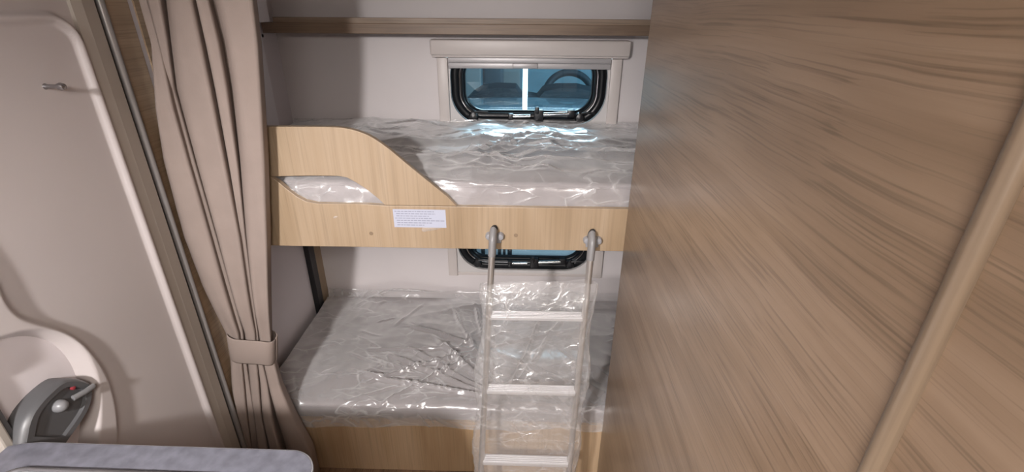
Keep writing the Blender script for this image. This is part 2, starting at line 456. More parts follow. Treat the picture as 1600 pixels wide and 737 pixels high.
t = thing('ceiling_fill_panel', 'added flat square fill panel on the ceiling over the aisle behind the viewer', 'lamp', (-0.05, -0.3, ZC - 0.03))
obj('housing', bx(-0.29, 0.19, -0.58, -0.02, ZC - 0.02, ZC, bev=0.006), W_CREAM, t)
obj('added_diffuser', bx(-0.27, 0.17, -0.56, -0.04, ZC - 0.03, ZC - 0.02, bev=0.004), FILL_GLOW, t)  # unseen glowing panel added to go with the aisle fill

# left wall: white strip standing in for its lit part, and corner block
struct('trim_lit_wall', bx(XL, -0.963, 1.80, 1.893, H - 0.46, H - 0.058, bev=0.002), W_WHITE, 'white vertical strip standing in for the lit part of the left wall under the shelf end')
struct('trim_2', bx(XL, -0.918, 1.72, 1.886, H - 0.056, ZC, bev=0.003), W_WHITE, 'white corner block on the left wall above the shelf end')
# wood strip on the wall between door and curtain
struct('trim_3', bx(XL, -0.976, 1.2225, 1.2955, 0, ZC), OAK_SIDE, 'oak strip on the wall between the entrance door and the curtain')
struct('trim_4', bx(XL, -0.976, 1.3155, 1.46, H - 0.28, ZC), OAK_SIDE, 'oak wall panel behind the top of the curtain')

# ------------------------------------------------------------------ windows
def window(idx, dz, label, visible_top):
    y = YB
    root = thing('window_%d' % idx, label, 'window', ((WX0 + WX1) / 2, y, WU[0] + dz))
    root['kind'] = 'structure'
    z0, z1 = WU[0] + dz, WU[1] + dz
    zt = H - 0.117 + dz
    zb = H - 0.484 + dz
    fx0, fx1 = -0.347, 0.389                       # outer faces of the frame
    # pelmet
    pel = bx(-0.366, 0.411, y - 0.05, y, zt - 0.058, zt, bev=0.006, seg=3)
    box(pel, -0.362, 0.407, y - 0.044, y, zt - 0.065, zt - 0.055, bev=0.003)
    obj('pelmet', pel, W_CREAM, root, smooth=True)
    fr = nb()
    box(fr, fx0, fx0 + 0.043, y - 0.022, y, zb, zt - 0.068, bev=0.004)
    box(fr, fx1 - 0.043, fx1, y - 0.022, y, zb, zt - 0.068, bev=0.004)
    box(fr, fx0 + 0.03, fx1 - 0.03, y - 0.012, y, zb, zb + 0.016, bev=0.003)
    obj('window_frame', fr, W_CREAM, root, smooth=True)
    # inner reveal plate with a rounded opening
    rv = nb()
    ox0, ox1, oz0, oz1 = fx0 + 0.043, fx1 - 0.043, zb + 0.016, zt - 0.002
    inner = rrect(-0.298, 0.338, H - 0.453 + dz, H - 0.128 + dz, 0.13, 12)
    n = len(inner); cxm, czm = (ox0 + ox1) / 2, (oz0 + oz1) / 2
    outer = []
    for (a, b) in inner:
        # push out to the rectangle along the ray from the centre
        dx, dzv = a - cxm, b - czm
        s = min((ox1 - cxm) / abs(dx) if abs(dx) > 1e-6 else 9e9, (oz1 - czm) / abs(dzv) if abs(dzv) > 1e-6 else 9e9)
        outer.append((cxm + dx * s, czm + dzv * s))
    for (qx, qz) in ((ox0, oz0), (ox0, oz1), (ox1, oz0), (ox1, oz1)):
        k = min(range(n), key=lambda i: (outer[i][0] - qx) ** 2 + (outer[i][1] - qz) ** 2)
        outer[k] = (qx, qz)
    vi = [rv.verts.new((a, y - 0.010, b)) for a, b in inner]; vo = [rv.verts.new((a, y - 0.010, b)) for a, b in outer]
    vb = [rv.verts.new((a, y + 0.03, b)) for a, b in inner]
    for i in range(n):
        j = (i + 1) % n
        rv.faces.new((vi[i], vi[j], vo[j], vo[i])); rv.faces.new((vi[i], vb[i], vb[j], vi[j]))
    bmesh.ops.recalc_face_normals(rv, faces=rv.faces[:])
    obj('reveal', rv, W_INNER, root)
    # blind cassette rail at the top with the grip in the middle
    bl = nb()
    box(bl, ox0 + 0.002, ox1 - 0.002, y - 0.030, y - 0.012, zt - 0.086, zt - 0.066, bev=0.003)
    o = obj('blind_rail', bl, W_BLIND, root, smooth=True, label='grey rail of the roller blind')
    b2 = nb(); box(b2, ox0 + 0.002, ox1 - 0.002, y - 0.024, y - 0.013, zt - 0.108, zt - 0.0865, bev=0.003)
    box(b2, -0.045, 0.055, y - 0.034, y - 0.02, zt - 0.106, zt - 0.086, bev=0.004)
    obj('blind_bar', b2, W_BLIND, root, smooth=True)
    # black rubber seal
    seal = nb()
    def ring(inset, yy, r, flat=None, bm=None):
        pts = rrect(-0.292 + inset, 0.332 - inset, H - 0.447 + inset + dz, H - 0.132 - inset + dz, max(0.126 - inset, 0.03), 12)
        tube(bm, [(a, yy, b) for a, b in pts], r, n=12, closed=True, flat=flat, up=(0, 1, 0))
    ring(0.012, y + 0.004, 0.01, (0.012, 0.017), seal)
    ring(0.0365, y + 0.010, 0.01, (0.010, 0.0075), seal)
    ring(0.045, y + 0.030, 0.01, (0.016, 0.008), seal)
    obj('rubber_seal', seal, BLACK, root, smooth=True, label='black rubber seal with rounded corners')
    # chrome inset along the seal
    ch = nb()
    pts = rrect(-0.292 + 0.031, 0.332 - 0.031, H - 0.447 + 0.031 + dz, H - 0.132 - 0.031 + dz, 0.095, 12)
    tube(ch, [(a, y + 0.001, b) for a, b in pts], 0.003, n=8, closed=True)
    obj('seal_piping', ch, CHROME, root, smooth=True, label='bright piping around the seal')
    # pane
    pn = bx(WX0 + 0.03, WX1 - 0.03, y + 0.046, y + 0.050, z0 + 0.01, z1 - 0.005)
    obj('pane', pn, PANE, root, label='blue tinted acrylic pane')
    # bottom hardware: two latches, stay arm and its clamp
    zh = H - 0.447 + dz
    for lx, s in ((-0.208, 1), (0.236, 1)):
        lt = nb()
        lathe(lt, (lx, y + 0.004, zh + 0.028), (0, -1, 0), [(0.02, 0), (0.022, 0.012), (0.016, 0.022), (0.004, 0.026)], 18)
        box(lt, lx - 0.010, lx + 0.012, y - 0.018, y + 0.01, zh + 0.018, zh + 0.05, bev=0.004)
        obj('latch', lt, BLACKM, root, smooth=True)
    for lx in (-0.208, 0.236):
        lv = nb()
        tube(lv, [(lx + 0.005, y - 0.016, zh + 0.048), (lx + 0.03, y - 0.018, zh + 0.052), (lx + 0.062, y - 0.018, zh + 0.05)], 0.0045, n=8)
        lathe(lv, (lx, y - 0.012, zh + 0.052), (0, -1, 0), [(0.005, 0), (0.006, 0.006), (0.002, 0.010)], 10)
        obj('latch_lever', lv, BLACKM, root, smooth=True)
    st = nb()
    tube(st, [(-0.045, y - 0.012, zh + 0.033), (0.03, y - 0.012, zh + 0.034)], 0.0075, n=12)
    tube(st, [(0.085, y - 0.012, zh + 0.040), (0.19, y - 0.012, zh + 0.046)], 0.009, n=12)
    obj('stay_arm', st, CHROME, root, smooth=True, label='bright telescopic stay arm')
    cl = nb()
    box(cl, 0.045, 0.085, y - 0.024, y + 0.006, zh + 0.012, zh + 0.062, bev=0.006)
    box(cl, 0.05, 0.066, y - 0.03, y - 0.012, zh + 0.045, zh + 0.075, bev=0.005)
    box(cl, -0.062, -0.04, y - 0.02, y + 0.006, zh + 0.012, zh + 0.044, bev=0.005)
    box(cl, 0.182, 0.215, y - 0.02, y + 0.006, zh + 0.03, zh + 0.062, bev=0.007)
    obj('stay_clamp', cl, BLACKM, root, smooth=True)
window(1, 0.0, 'small upper window with black rubber surround above the top bunk', True)
window(2, WDZ, 'lower window mostly hidden behind the upper bunk board', False)

# ------------------------------------------------------------------ shelf under the ceiling
t = thing('shelf', 'long brown wooden shelf running across the rear wall above the window', 'shelf', (0.05, 1.97, H - 0.095))
obj('shelf_board', bx(-0.961, XR - 0.005, 1.90, YB, H - 0.094, H - 0.059, bev=0.0015), OAK_SHELF, t)
obj('front_lip', bx(-0.917, XR - 0.005, 1.903, 1.921, H - 0.0595, H - 0.040, bev=0.0015), OAK_SHELF2, t, label='paler upper lip strip')
sc = nb(); lathe(sc, (-0.979, 1.925, H - 0.105), (1, 0, 0), [(0.005, 0), (0.006, 0.004), (0.002, 0.006)], 12)
obj('screw', sc, BLACKM, t, smooth=True)

# ------------------------------------------------------------------ partition
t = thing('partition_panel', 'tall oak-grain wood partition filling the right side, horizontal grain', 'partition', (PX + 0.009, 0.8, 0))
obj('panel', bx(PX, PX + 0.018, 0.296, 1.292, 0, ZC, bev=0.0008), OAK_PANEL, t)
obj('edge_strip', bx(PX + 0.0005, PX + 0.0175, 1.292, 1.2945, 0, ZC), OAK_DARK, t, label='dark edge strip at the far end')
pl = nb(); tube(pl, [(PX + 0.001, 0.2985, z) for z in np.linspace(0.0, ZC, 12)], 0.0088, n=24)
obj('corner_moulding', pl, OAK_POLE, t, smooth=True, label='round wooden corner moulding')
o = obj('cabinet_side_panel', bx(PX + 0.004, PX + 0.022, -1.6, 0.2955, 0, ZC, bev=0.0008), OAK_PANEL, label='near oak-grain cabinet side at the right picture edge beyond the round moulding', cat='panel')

# ------------------------------------------------------------------ bunk
yb0, yb1 = 1.2965, 1.3145
def pp(u, v): p = px(u, v, Y=yb0); return (p.x, p.z)
leaf_low = [(601.5, 319), (560, 318.6), (519, 318.4), (495.5, 318), (477.6, 314.6), (462.7, 306.5), (447.8, 295), (433, 283), (422, 276.3)]
leaf_top = [(422, 275.9), (455, 275), (489.5, 274.6), (528, 275), (542, 277.5), (555, 284.5), (573, 296), (591, 310.5), (601.5, 318.6)]
guard_top = [(713, 319.6), (698.5, 307), (668.6, 283), (639, 259), (609, 234), (596, 224.5), (585, 217), (574, 211), (564, 207), (555, 204), (546, 201.8), (537, 200.2), (528, 199.2), (515, 198.5), (489.5, 198.2), (450, 198), (413, 197.8)]
zbot = pp(700, 388)[1]; ztop = H - 0.5253
zg = pp(413, 197.8)[1]; zleaf = pp(422, 276.1)[1]
up = thing('bunk_bed', 'upper bunk of light oak boards with curved safety rail above the lower bed', 'bunk', (0.05, 1.68, zbot))
bl_pts = [(XL + 0.004, zbot), (XR - 0.02, zbot), (XR - 0.02, ztop)] + [pp(601.5, 319)] + [pp(*p) for p in leaf_low[1:]] + [(XL + 0.004, zleaf - 0.0006)]
bl_pts[3] = (bl_pts[3][0], ztop)
obj('front_board', prism(nb(), bl_pts, yb0, yb1, 'y', bev=0.0012), OAK, up)
g_pts = [(XL + 0.004, zleaf)] + [pp(*p) for p in leaf_top[:-1]] + [(pp(601.5, 319)[0], ztop + 0.0012), (pp(713, 319.6)[0], ztop + 0.0012)] + [pp(*p) for p in guard_top[1:]] + [(XL + 0.004, zg)]
obj('guard_rail', prism(nb(), g_pts, yb0 + 0.001, yb1, 'y', bev=0.0012), OAK, up, label='curved safety rail with a leaf-shaped cut-out')
obj('slat_base', bx(XL + 0.004, XR - 0.02, yb1, YB - 0.002, zbot + 0.01, zbot + 0.028), OAK, up)
# label
a, b2, c, d = px(614, 326, Y=yb0), px(696.5, 328, Y=yb0), px(616, 354.5, Y=yb0), px(697, 355.5, Y=yb0)
lx0, lx1, lz1, lz0 = (a.x + c.x) / 2, (b2.x + d.x) / 2, (a.z + b2.z) / 2, (c.z + d.z) / 2
lab = obj('notice_label', bx(lx0, lx1, yb0 - 0.0008, yb0, lz0, lz1), PAPER, up, label='small white printed notice label')
tx = nb(); rr = random.Random(3)
for i, frac in enumerate((0.78, 0.80, 0.68, 0.74, 0.97, 0.73, 0.58)):
    z = lz1 - (lz1 - lz0) * (0.115 + 0.125 * i); x = lx0 + (lx1 - lx0) * (0.03 if i in (0, 3) else 0.06)
    xe = lx0 + (lx1 - lx0) * min(frac, 0.97)
    while x < xe:
        w = rr.uniform(0.004, 0.013); w = min(w, xe - x)
        if w > 0.001: box(tx, x, x + w, yb0 - 0.0012, yb0 - 0.0007, z - 0.0013, z + 0.0013)
        x += w + 0.0022
obj('printed_text', tx, INK, lab)
for (u, v) in ((580, 364.5), (806, 367.5)):
    p = px(u, v, Y=yb0); s = nb()
    lathe(s, (p.x, yb0 - 0.0002, p.z), (0, -1, 0), [(0.0062, 0), (0.0060, 0.0007), (0.002, 0.001)], 18)
    obj('screw_cap', s, OAK_CAP, up, smooth=True)
# ladder brackets on the board
for (u, v) in ((773, 370.5), (926, 377)):
    p = px(u, v, Y=yb0 - 0.01); s = nb()
    frame_box(s, (p.x, yb0 - 0.004, p.z - 0.007), Vector((1, 0, 0)), Vector((0, 1, 0)), Vector((0, 0, 1)), 0.038, 0.007, 0.030, bev=0.003)
    for sx in (-1, 1):
        lathe(s, (p.x + sx * 0.0165, yb0, p.z + 0.002), (0, -1, 0), [(0.0115, 0), (0.0115, 0.010), (0.009, 0.016), (0.003, 0.018)], 20)
    tube(s, [(p.x - 0.016, yb0 - 0.010, p.z + 0.002), (p.x + 0.016, yb0 - 0.010, p.z + 0.002)], 0.006, n=12)
    obj('ladder_bracket', s, GREYB, up, smooth=True)
# corner post below the bunk
cp = bx(XL, -0.962, 1.965, YB - 0.001, H - 1.374, zbot + 0.01, bev=0.001)
po = obj('corner_post', cp, OAK, up)
obj('edge_trim', bx(XL, -0.955, 1.915, 1.965, H - 1.374, zbot + 0.009, bev=0.002), BLACKM, po, label='black strip along the post')

# mattresses
def mattress(name, x0, x1, y0, y1, z0, z1, label):
    bm = bx(x0, x1, y0, y1, z0, z1, bev=0.018, seg=4)
    t = thing(name, label, 'mattress', ((x0 + x1) / 2, (y0 + y1) / 2, z0))
    obj('cover', bm, FABRIC, t, smooth=True)
    pi = nb()
    for zz in (z0 + 0.012, z1 - 0.012):
        pts = rrect(x0 + 0.001, x1 - 0.001, y0 + 0.001, y1 - 0.001, 0.018, 6)
        tube(pi, [(a, b, zz) for a, b in pts], 0.0028, n=8, closed=True)
    obj('piping', pi, FABRIC, t, smooth=True)
    return t
zu1 = H - 0.462
mattress('mattress', -0.970, XR - 0.03, 1.325, 2.028, zbot + 0.028, zu1, 'grey mattress on the upper bunk behind the curved rail')
zl1, zbase = H - 1.305, H - 1.3753
mattress('mattress', -0.953, XR - 0.03, 1.302, 2.028, zbase, zl1, 'grey mattress on the lower bed behind the ladder')

# lower bed base
t = thing('bed_base', 'light oak box base under the lower mattress', 'bed', (0.05, 1.66, 0))
obj('front_panel', bx(XL + 0.003, XR - 0.02, 1.300, 1.318, 0, zbase, bev=0.0012), OAK_BASE, t)
obj('top_panel', bx(XL + 0.003, XR - 0.02, 1.318, YB - 0.002, zbase - 0.016, zbase), OAK_BASE, t)

# ------------------------------------------------------------------ clear films
def film_sheet(name, path, x0, x1, amp, creases, label, mat, seed, bulges=(), nx=330, step=0.0045, front_var=0.0):
    """path: polyline [(y,z)], swept over x, displaced along its normal by folds and creases"""
    P = np.array(path, float)
    seg = np.hypot(*np.diff(P, axis=0).T); cum = np.concatenate([[0], np.cumsum(seg)])
    ns = int(cum[-1] / step)
    s = np.linspace(0, cum[-1], ns)
    yy = np.interp(s, cum, P[:, 0]); zz = np.interp(s, cum, P[:, 1])
    k = 7; ker = np.ones(k) / k
    def sm(a):
        b = np.pad(a, k // 2, mode='edge'); b[:k // 2] = a[0] - (a[1] - a[0]) * np.arange(k // 2, 0, -1); b[-(k // 2):] = a[-1] + (a[-1] - a[-2]) * np.arange(1, k // 2 + 1)
        return np.convolve(b, ker, 'valid')
    yy, zz = sm(yy), sm(zz)
    dy, dz = np.gradient(yy), np.gradient(zz); ln = np.hypot(dy, dz) + 1e-9
    nyv, nzv = -dz / ln, dy / ln
    xs = np.linspace(x0, x1, nx)
    X, S = np.meshgrid(xs, s, indexing='ij')
    rng = np.random.RandomState(seed)
    h = np.zeros_like(X)
    # long soft tension folds in several directions, warped
    for i in range(9):
        a = rng.uniform(0, math.pi); lam = rng.uniform(0.05, 0.16)
        w = vnoise(X * 3.1 + 11 * i, S * 3.1 + 5 * i) * 0.10
        u = (X * math.cos(a) + S * math.sin(a) + w) / lam
        mask = np.clip(vnoise(X * 2.6 + 31 * i + seed, S * 3.2 + 17 * i) * 1.6, 0, 1)
        h += amp * 0.55 * mask * (1 - np.abs((u % 2) - 1)) ** 2.2
    # fine crumple
    for i in range(6):
        a = rng.uniform(0, math.pi); lam = rng.uniform(0.016, 0.04)
        w = vnoise(X * 9 + 7 * i, S * 9 + 3 * i) * 0.03
        u = (X * math.cos(a) + S * math.sin(a) + w) / lam
        mask = np.clip(vnoise(X * 5 + 13 * i + seed, S * 5 + 19 * i) * 1.7 - 0.35, 0, 1)
        h += amp * 0.16 * mask * (1 - np.abs((u % 2) - 1)) ** 1.5
    # single creases (x0,s0,x1,s1,height,width)
    for (cx0, cs0, cx1, cs1, ch, cw) in creases:
        vx, vs = cx1 - cx0, cs1 - cs0; L2 = vx * vx + vs * vs
        wob = vnoise(X * 14 + ch * 999, S * 14) * 0.006
        tt = ((X - cx0) * vx + (S - cs0) * vs) / L2
        dd = ((X - cx0) * vs - (S - cs0) * vx) / math.sqrt(L2) + wob
        env = np.clip(np.minimum(tt, 1 - tt) * 5 + 0.25, 0, 1)
        h += ch * env * np.clip(1 - np.abs(dd) / cw, 0, 1) ** 1.4
    for (bx_, bs, rx, rs, bh) in bulges:
        h += bh * np.exp(-((X - bx_) / rx) ** 2 - ((S - bs) / rs) ** 2)
    h += 0.0028 + 0.0012 * vnoise(X * 30, S * 30)
    fv = front_var * np.clip(1 - S / 0.08, 0, 1) * vnoise(X * 7 + seed, X * 0 + 2.0)
    V = np.stack([X + 0.002 * vnoise(X * 12, S * 12), yy[None, :] + h * nyv[None, :], zz[None, :] + h * nzv[None, :] + fv], -1)
    bm = nb(); grid(bm, V)
    return obj(name, bm, mat, smooth=True, angle=180, label=label, cat='plastic film')

# upper film: up the front face, over the top, up against the rear wall.
def fan(cx, cs, angs, r0, r1, hgt, wd, rng):
    out = []
    for a in angs:
        a = math.radians(a + rng.uniform(-6, 6)); q = rng.uniform(0.7, 1.1)
        out.append((cx + r0 * math.cos(a), cs + r0 * math.sin(a), cx + r1 * q * math.cos(a), cs + r1 * q * math.sin(a), hgt * rng.uniform(0.6, 1.2), wd))
    return out
rg = random.Random(5)

pathU = [(1.3222, zbot + 0.05), (1.3222, zu1 - 0.018), (1.340, zu1 + 0.002), (1.42, zu1 + 0.012), (1.55, zu1 + 0.010), (2.0, zu1 + 0.004), (2.035, zu1 + 0.012), (2.040, zu1 + 0.028)]
crU = fan(-0.20, 0.30, (10, 35, 60, 150, -20), 0.02, 0.42, 0.016, 0.017, rg) + fan(0.15, 0.42, (170, 195, 215, 20, -15), 0.02, 0.35, 0.016, 0.015, rg)
crU += [(-0.45, 0.30, 0.35, 0.26, 0.020, 0.045), (-0.15, 0.42, 0.55, 0.36, 0.024, 0.05), (-0.55, 0.52, 0.25, 0.50, 0.018, 0.05), (-0.30, 0.20, 0.50, 0.17, 0.012, 0.04), (0.0, 0.60, 0.55, 0.52, 0.02, 0.05)]
for i in range(38):
    x, s, a = rg.uniform(-0.85, 0.55), rg.uniform(0.05, 0.8), rg.uniform(-0.6, 0.6)
    l = rg.uniform(0.08, 0.3); crU.append((x, s, x + l * math.cos(a), s + l * math.sin(a) * 0.6, rg.uniform(0.003, 0.010), rg.uniform(0.006, 0.013)))
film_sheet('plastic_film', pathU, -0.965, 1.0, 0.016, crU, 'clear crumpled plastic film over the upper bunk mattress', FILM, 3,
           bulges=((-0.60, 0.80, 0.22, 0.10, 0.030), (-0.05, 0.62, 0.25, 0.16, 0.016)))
pathL = [(1.2935, zbase - 0.010), (1.2965, zl1 - 0.016), (1.312, zl1 + 0.003), (1.98, zl1 + 0.003), (2.032, zl1 + 0.020), (2.036, zl1 + 0.035)]
crL = fan(-0.05, 0.10, (100, 118, 132, 145, 158, 170, 80, 60), 0.04, 0.60, 0.019, 0.014, rg) + fan(-0.15, 0.40, (160, 185, 205, 228, 20, -30), 0.03, 0.50, 0.015, 0.013, rg)
crL += fan(-0.35, 0.22, (180, 160, 200, 30, 60), 0.03, 0.35, 0.009, 0.010, rg)
for i in range(44):
    x, s, a = rg.uniform(-0.9, 0.5), rg.uniform(0.03, 0.8), rg.uniform(-1.2, 1.2)
    l = rg.uniform(0.06, 0.28); crL.append((x, s, x + l * math.cos(a), s + l * math.sin(a), rg.uniform(0.002, 0.008), rg.uniform(0.005, 0.012)))
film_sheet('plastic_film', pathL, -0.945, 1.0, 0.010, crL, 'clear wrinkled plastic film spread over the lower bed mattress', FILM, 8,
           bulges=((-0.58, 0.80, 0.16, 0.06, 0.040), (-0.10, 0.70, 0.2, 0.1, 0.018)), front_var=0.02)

# ------------------------------------------------------------------ ladder
TL, BL_ = px(770, 372, Y=1.262), px(752, 725, Y=1.13)
TR, BR_ = px(925, 378, Y=1.262), px(890, 725, Y=1.13)
def rail_pt(T, B, z):
    t = (T.z - z) / (T.z - B.z); return T + (B - T) * t
lad = thing('bunk_ladder', 'slim aluminium ladder hooked on the upper bunk, lower half wrapped in film', 'ladder', (0.04, 1.09, 0))
axl = (TL - BL_).normalized(); axr = Vector((1, 0, 0)); axr = (axr - axl * axr.dot(axl)).normalized(); axn = axr.cross(axl)   # axn points away from the viewer? fixed below
if axn.y > 0: axn = -axn
for T, B in ((TL, BL_), (TR, BR_)):
    r = nb(); tube(r, [rail_pt(T, B, z) for z in np.linspace(T.z - 0.03, 0.012, 10)], 0.01, n=20, flat=(0.0165, 0.0095), up=axn)
    ro = obj('rail', r, ALU, lad, smooth=True)
    f = nb(); p = rail_pt(T, B, 0.0)
    frame_box(f, p + axl * 0.014, axr, axn, axl, 0.024, 0.038, 0.028, bev=0.004)
    obj('foot', f, GREYP, ro, smooth=True)
for T, B in ((TL, BL_), (TR, BR_)):
    h = nb()
    # plastic hook: sleeve on the rail, curving over to the bracket
    top = T + axl * 0.016
    pts = [rail_pt(T, B, T.z - 0.052), rail_pt(T, B, T.z - 0.01), T + axl * 0.006 + Vector((0, 0.004, 0)), T + axl * 0.014 + Vector((0, 0.014, 0)), T + axl * 0.012 + Vector((0, 0.024, 0))]
    tube(h, pts, 0.01, n=18, flat=(0.0185, 0.0115), up=axn)
    obj('hook', h, GREYP, lad, smooth=True, label='grey plastic hook end')
for v0 in (492, 607, 717, 800):
    # rung height from its left end in the photo
    best = min(np.linspace(0.05, 1.1, 800), key=lambda z: abs((lambda q: CY + F * (M3.T @ np.array([q.x, q.y, q.z - H]))[1] / (M3.T @ np.array([q.x, q.y, q.z - H]))[2])(rail_pt(TL, BL_, z)) - v0))
    a, b = rail_pt(TL, BL_, best), rail_pt(TR, BR_, best)
    mid = (a + b) / 2; ax = (b - a).normalized()
    r = nb()
    frame_box(r, mid, ax, Vector((0, 1, 0)), Vector((0, 0, 1)), (b - a).length - 0.012, 0.036, 0.014, bev=0.003)
    for k in range(4):
        frame_box(r, mid + Vector((0, -0.011 + 0.0073 * k, 0.0072)), ax, Vector((0, 1, 0)), Vector((0, 0, 1)), (b - a).length - 0.02, 0.003, 0.0016)
    obj('rung', r, TREAD, lad)

# film sleeve around the ladder
zA, zB = rail_pt(TL, BL_, H - 0.75).z, 0.02
NZ, NA = 190, 170
zs_ = np.linspace(zA, zB, NZ); V = np.zeros((NZ, NA, 3))
for i, z in enumerate(zs_):
    a, b = rail_pt(TL, BL_, z), rail_pt(TR, BR_, z)
    c = (a + b) / 2; hw = (b - a).length / 2 + 0.022 + 0.006 * math.sin(z * 23) ; hd = 0.036
    if i < 14: hd *= 0.35 + 0.65 * i / 14
    for j in range(NA):
        th = 2 * math.pi * j / (NA - 1)
        cs, sn = math.cos(th), math.sin(th)
        X = hw * math.copysign(abs(cs) ** 0.35, cs); Yv = hd * math.copysign(abs(sn) ** 0.55, sn)
        V[i, j] = (c.x + X, c.y + Yv, z)
TH = np.linspace(0, 1, NA)[None, :].repeat(NZ, 0); ZZ = zs_[:, None].repeat(NA, 1)
PER = 0.72
amp = np.zeros((NZ, NA)); rs = np.random.RandomState(4)
S_ = TH * PER
for i in range(14):
    ang = rs.uniform(0, math.pi); lam = rs.uniform(0.012, 0.06)
    w = vnoise(S_ * 8 + 3 * i, ZZ * 8 + 9 * i) * 0.05
    u = (S_ * math.cos(ang) + ZZ * math.sin(ang) + w) / lam
    msk = np.clip(vnoise(S_ * 5 + 21 * i, ZZ * 5 + 2 * i) * 1.6, 0, 1)
    amp += 0.0045 * msk * (1 - np.abs((u % 2) - 1)) ** 1.6 * min(1.0, lam / 0.03)
edge = np.minimum(TH, 1 - TH); amp *= np.clip(edge * 30, 0, 1)
nrm = np.zeros_like(V)
nrm[..., 1] = np.where(np.sin(2 * math.pi * TH) > 0, 1, -1) * np.clip(np.abs(np.sin(2 * math.pi * TH)) * 2, 0.15, 1)
nrm[..., 0] = np.cos(2 * math.pi * TH) * 0.8
V += nrm * amp[..., None]
# ragged upper hem
V[:, :, 2] += np.clip(1 - (zA - ZZ) / 0.08, 0, 1) * (vnoise(S_ * 9, S_ * 0 + 4) * 0.022)
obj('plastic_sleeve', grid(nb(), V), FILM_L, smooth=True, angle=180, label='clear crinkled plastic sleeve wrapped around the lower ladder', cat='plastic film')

# ------------------------------------------------------------------ curtain
cur = thing('curtain', 'taupe curtain tied back at the left beside the bunks', 'curtain', (-0.85, 1.2, 0.02))
CYV = 1.245
rows = {0: (215, 228, 252, 303, 324, 395), 68: (235, 246, 260, 318, 342, 403), 140: (241, 266, 269, 333, 355, 408),
        250: (250, 296, 300, 354, 369, 415), 370: (277, 331, 335, 376, 381, 419), 450: (312, 354, 358, 387, 391, 420), 520: (349, 374, 378, 398, 401, 421),
        552: (356, 376, 381, 399, 404, 423), 600: (360, 382, 388, 404, 416, 437), 650: (368, 387, 396, 408, 427, 460), 697: (377, 393, 402, 420, 441, 487),
        737: (385, 400, 410, 428, 455, 497), 830: (395, 412, 425, 445, 475, 515), 950: (400, 420, 440, 465, 500, 540)}
vk = sorted(rows)
def fold_x(v): return [np.interp(v, vk, [rows[k][i] for k in vk]) for i in range(6)]
vs_list = list(np.linspace(-160, 0, 8))[:-1] + list(np.linspace(0, 960, 110))
V = []
for v in vs_list:
    z = px(500, max(v, -200), Y=CYV).z
    us = fold_x(max(v, 0))
    X = [px(u, max(v, 0), Y=CYV).x for u in us]
    if v < 0:
        z = px(500, 0, Y=CYV).z + (ZC - 0.01 - px(500, 0, Y=CYV).z) * (-v / 160)
    tight = math.exp(-((v - 550) / 60) ** 2)
    dep = 0.030 * (1 - 0.45 * tight) + 0.012 * max(0, (v - 600) / 300)
    row = []
    for i in range(5):
        xa, xb = X[i], X[i + 1]; w = xb - xa; n = 16
        ov = min(0.010, 0.3 * abs(w) + 0.003)
        for k in range(n):
            q = k / (n - 1)
            x = xa - 0.002 + (w + ov) * q
            amp_ = dep * min(1, max(abs(w), .004) / 0.05)
            y = CYV + 0.028 - (0.028 + amp_) * (1 - (1 - min(1, q * 1.9)) ** 2) + 0.010 * max(0, q - 0.55) * (1 - tight)
            y += 0.0035 * math.sin(q * 7 + z * 6 + i) * min(1, w / 0.06)
            row.append((x, y, z))
        # fold back behind the next pleat
        for k in range(1, 6):
            q = k / 6
            row.append((xb + ov - (ov + 0.004) * q, y + (CYV + 0.032 - y) * q, z))
    V.append(row)
zmin = 0.03
V = [[(max(x, XL + 0.012 + 0.05 * (x - XL) ** 2), y, z) for x, y, z in r] for r in V if r[0][2] > zmin]
cl = grid(nb(), V)
co = obj('cloth', cl, CURTAIN, cur, smooth=True, angle=180)
sol = co.modifiers.new('thick', 'SOLIDIFY'); sol.thickness = 0.0015
# tie-back band
tb = nb(); ring_t, ring_b = [], []
pl_, pr_ = px(350, 526, Y=CYV - 0.034), px(421.5, 539, Y=CYV - 0.034)
ql_, qr_ = px(356, 563, Y=CYV - 0.034), px(422, 575, Y=CYV - 0.034)
NB_ = 48
def band_loop(l, r, infl):
    c = (l + r) / 2; hw = (r.x - l.x) / 2 + infl
    out = []
    for k in range(NB_):
        a = 2 * math.pi * k / NB_; cs, sn = math.cos(a), math.sin(a)
        x = c.x + hw * math.copysign(abs(cs) ** 0.35, cs); y = CYV + 0.0 - (0.030 + infl) * math.copysign(abs(sn) ** 0.6, sn)
        z = l.z + (r.z - l.z) * (0.5 + 0.5 * cs)
        out.append((x, y, z))
    return out
L = [band_loop(pl_, pr_, 0.0), band_loop(pl_ + (ql_ - pl_) * 0.05, pr_ + (qr_ - pr_) * 0.05, 0.0018),
     band_loop((pl_ + ql_) / 2, (pr_ + qr_) / 2, 0.002), band_loop(pl_ + (ql_ - pl_) * 0.95, pr_ + (qr_ - pr_) * 0.95, 0.0018), band_loop(ql_, qr_, 0.0)]
L = [l + [l[0]] for l in L]
bo = obj('tieback', grid(tb, L), CURTAIN, cur, smooth=True, angle=180, label='taupe fabric tie-back band')
sol = bo.modifiers.new('thick', 'SOLIDIFY'); sol.thickness = 0.002
# rail at the ceiling
rl = nb(); box(rl, -0.95, 0.29, CYV - 0.012, CYV + 0.012, ZC - 0.012, ZC, bev=0.002)
obj('curtain_rail', rl, W_WHITE, label='white curtain rail under the ceiling above the bunk curtain', cat='rail')

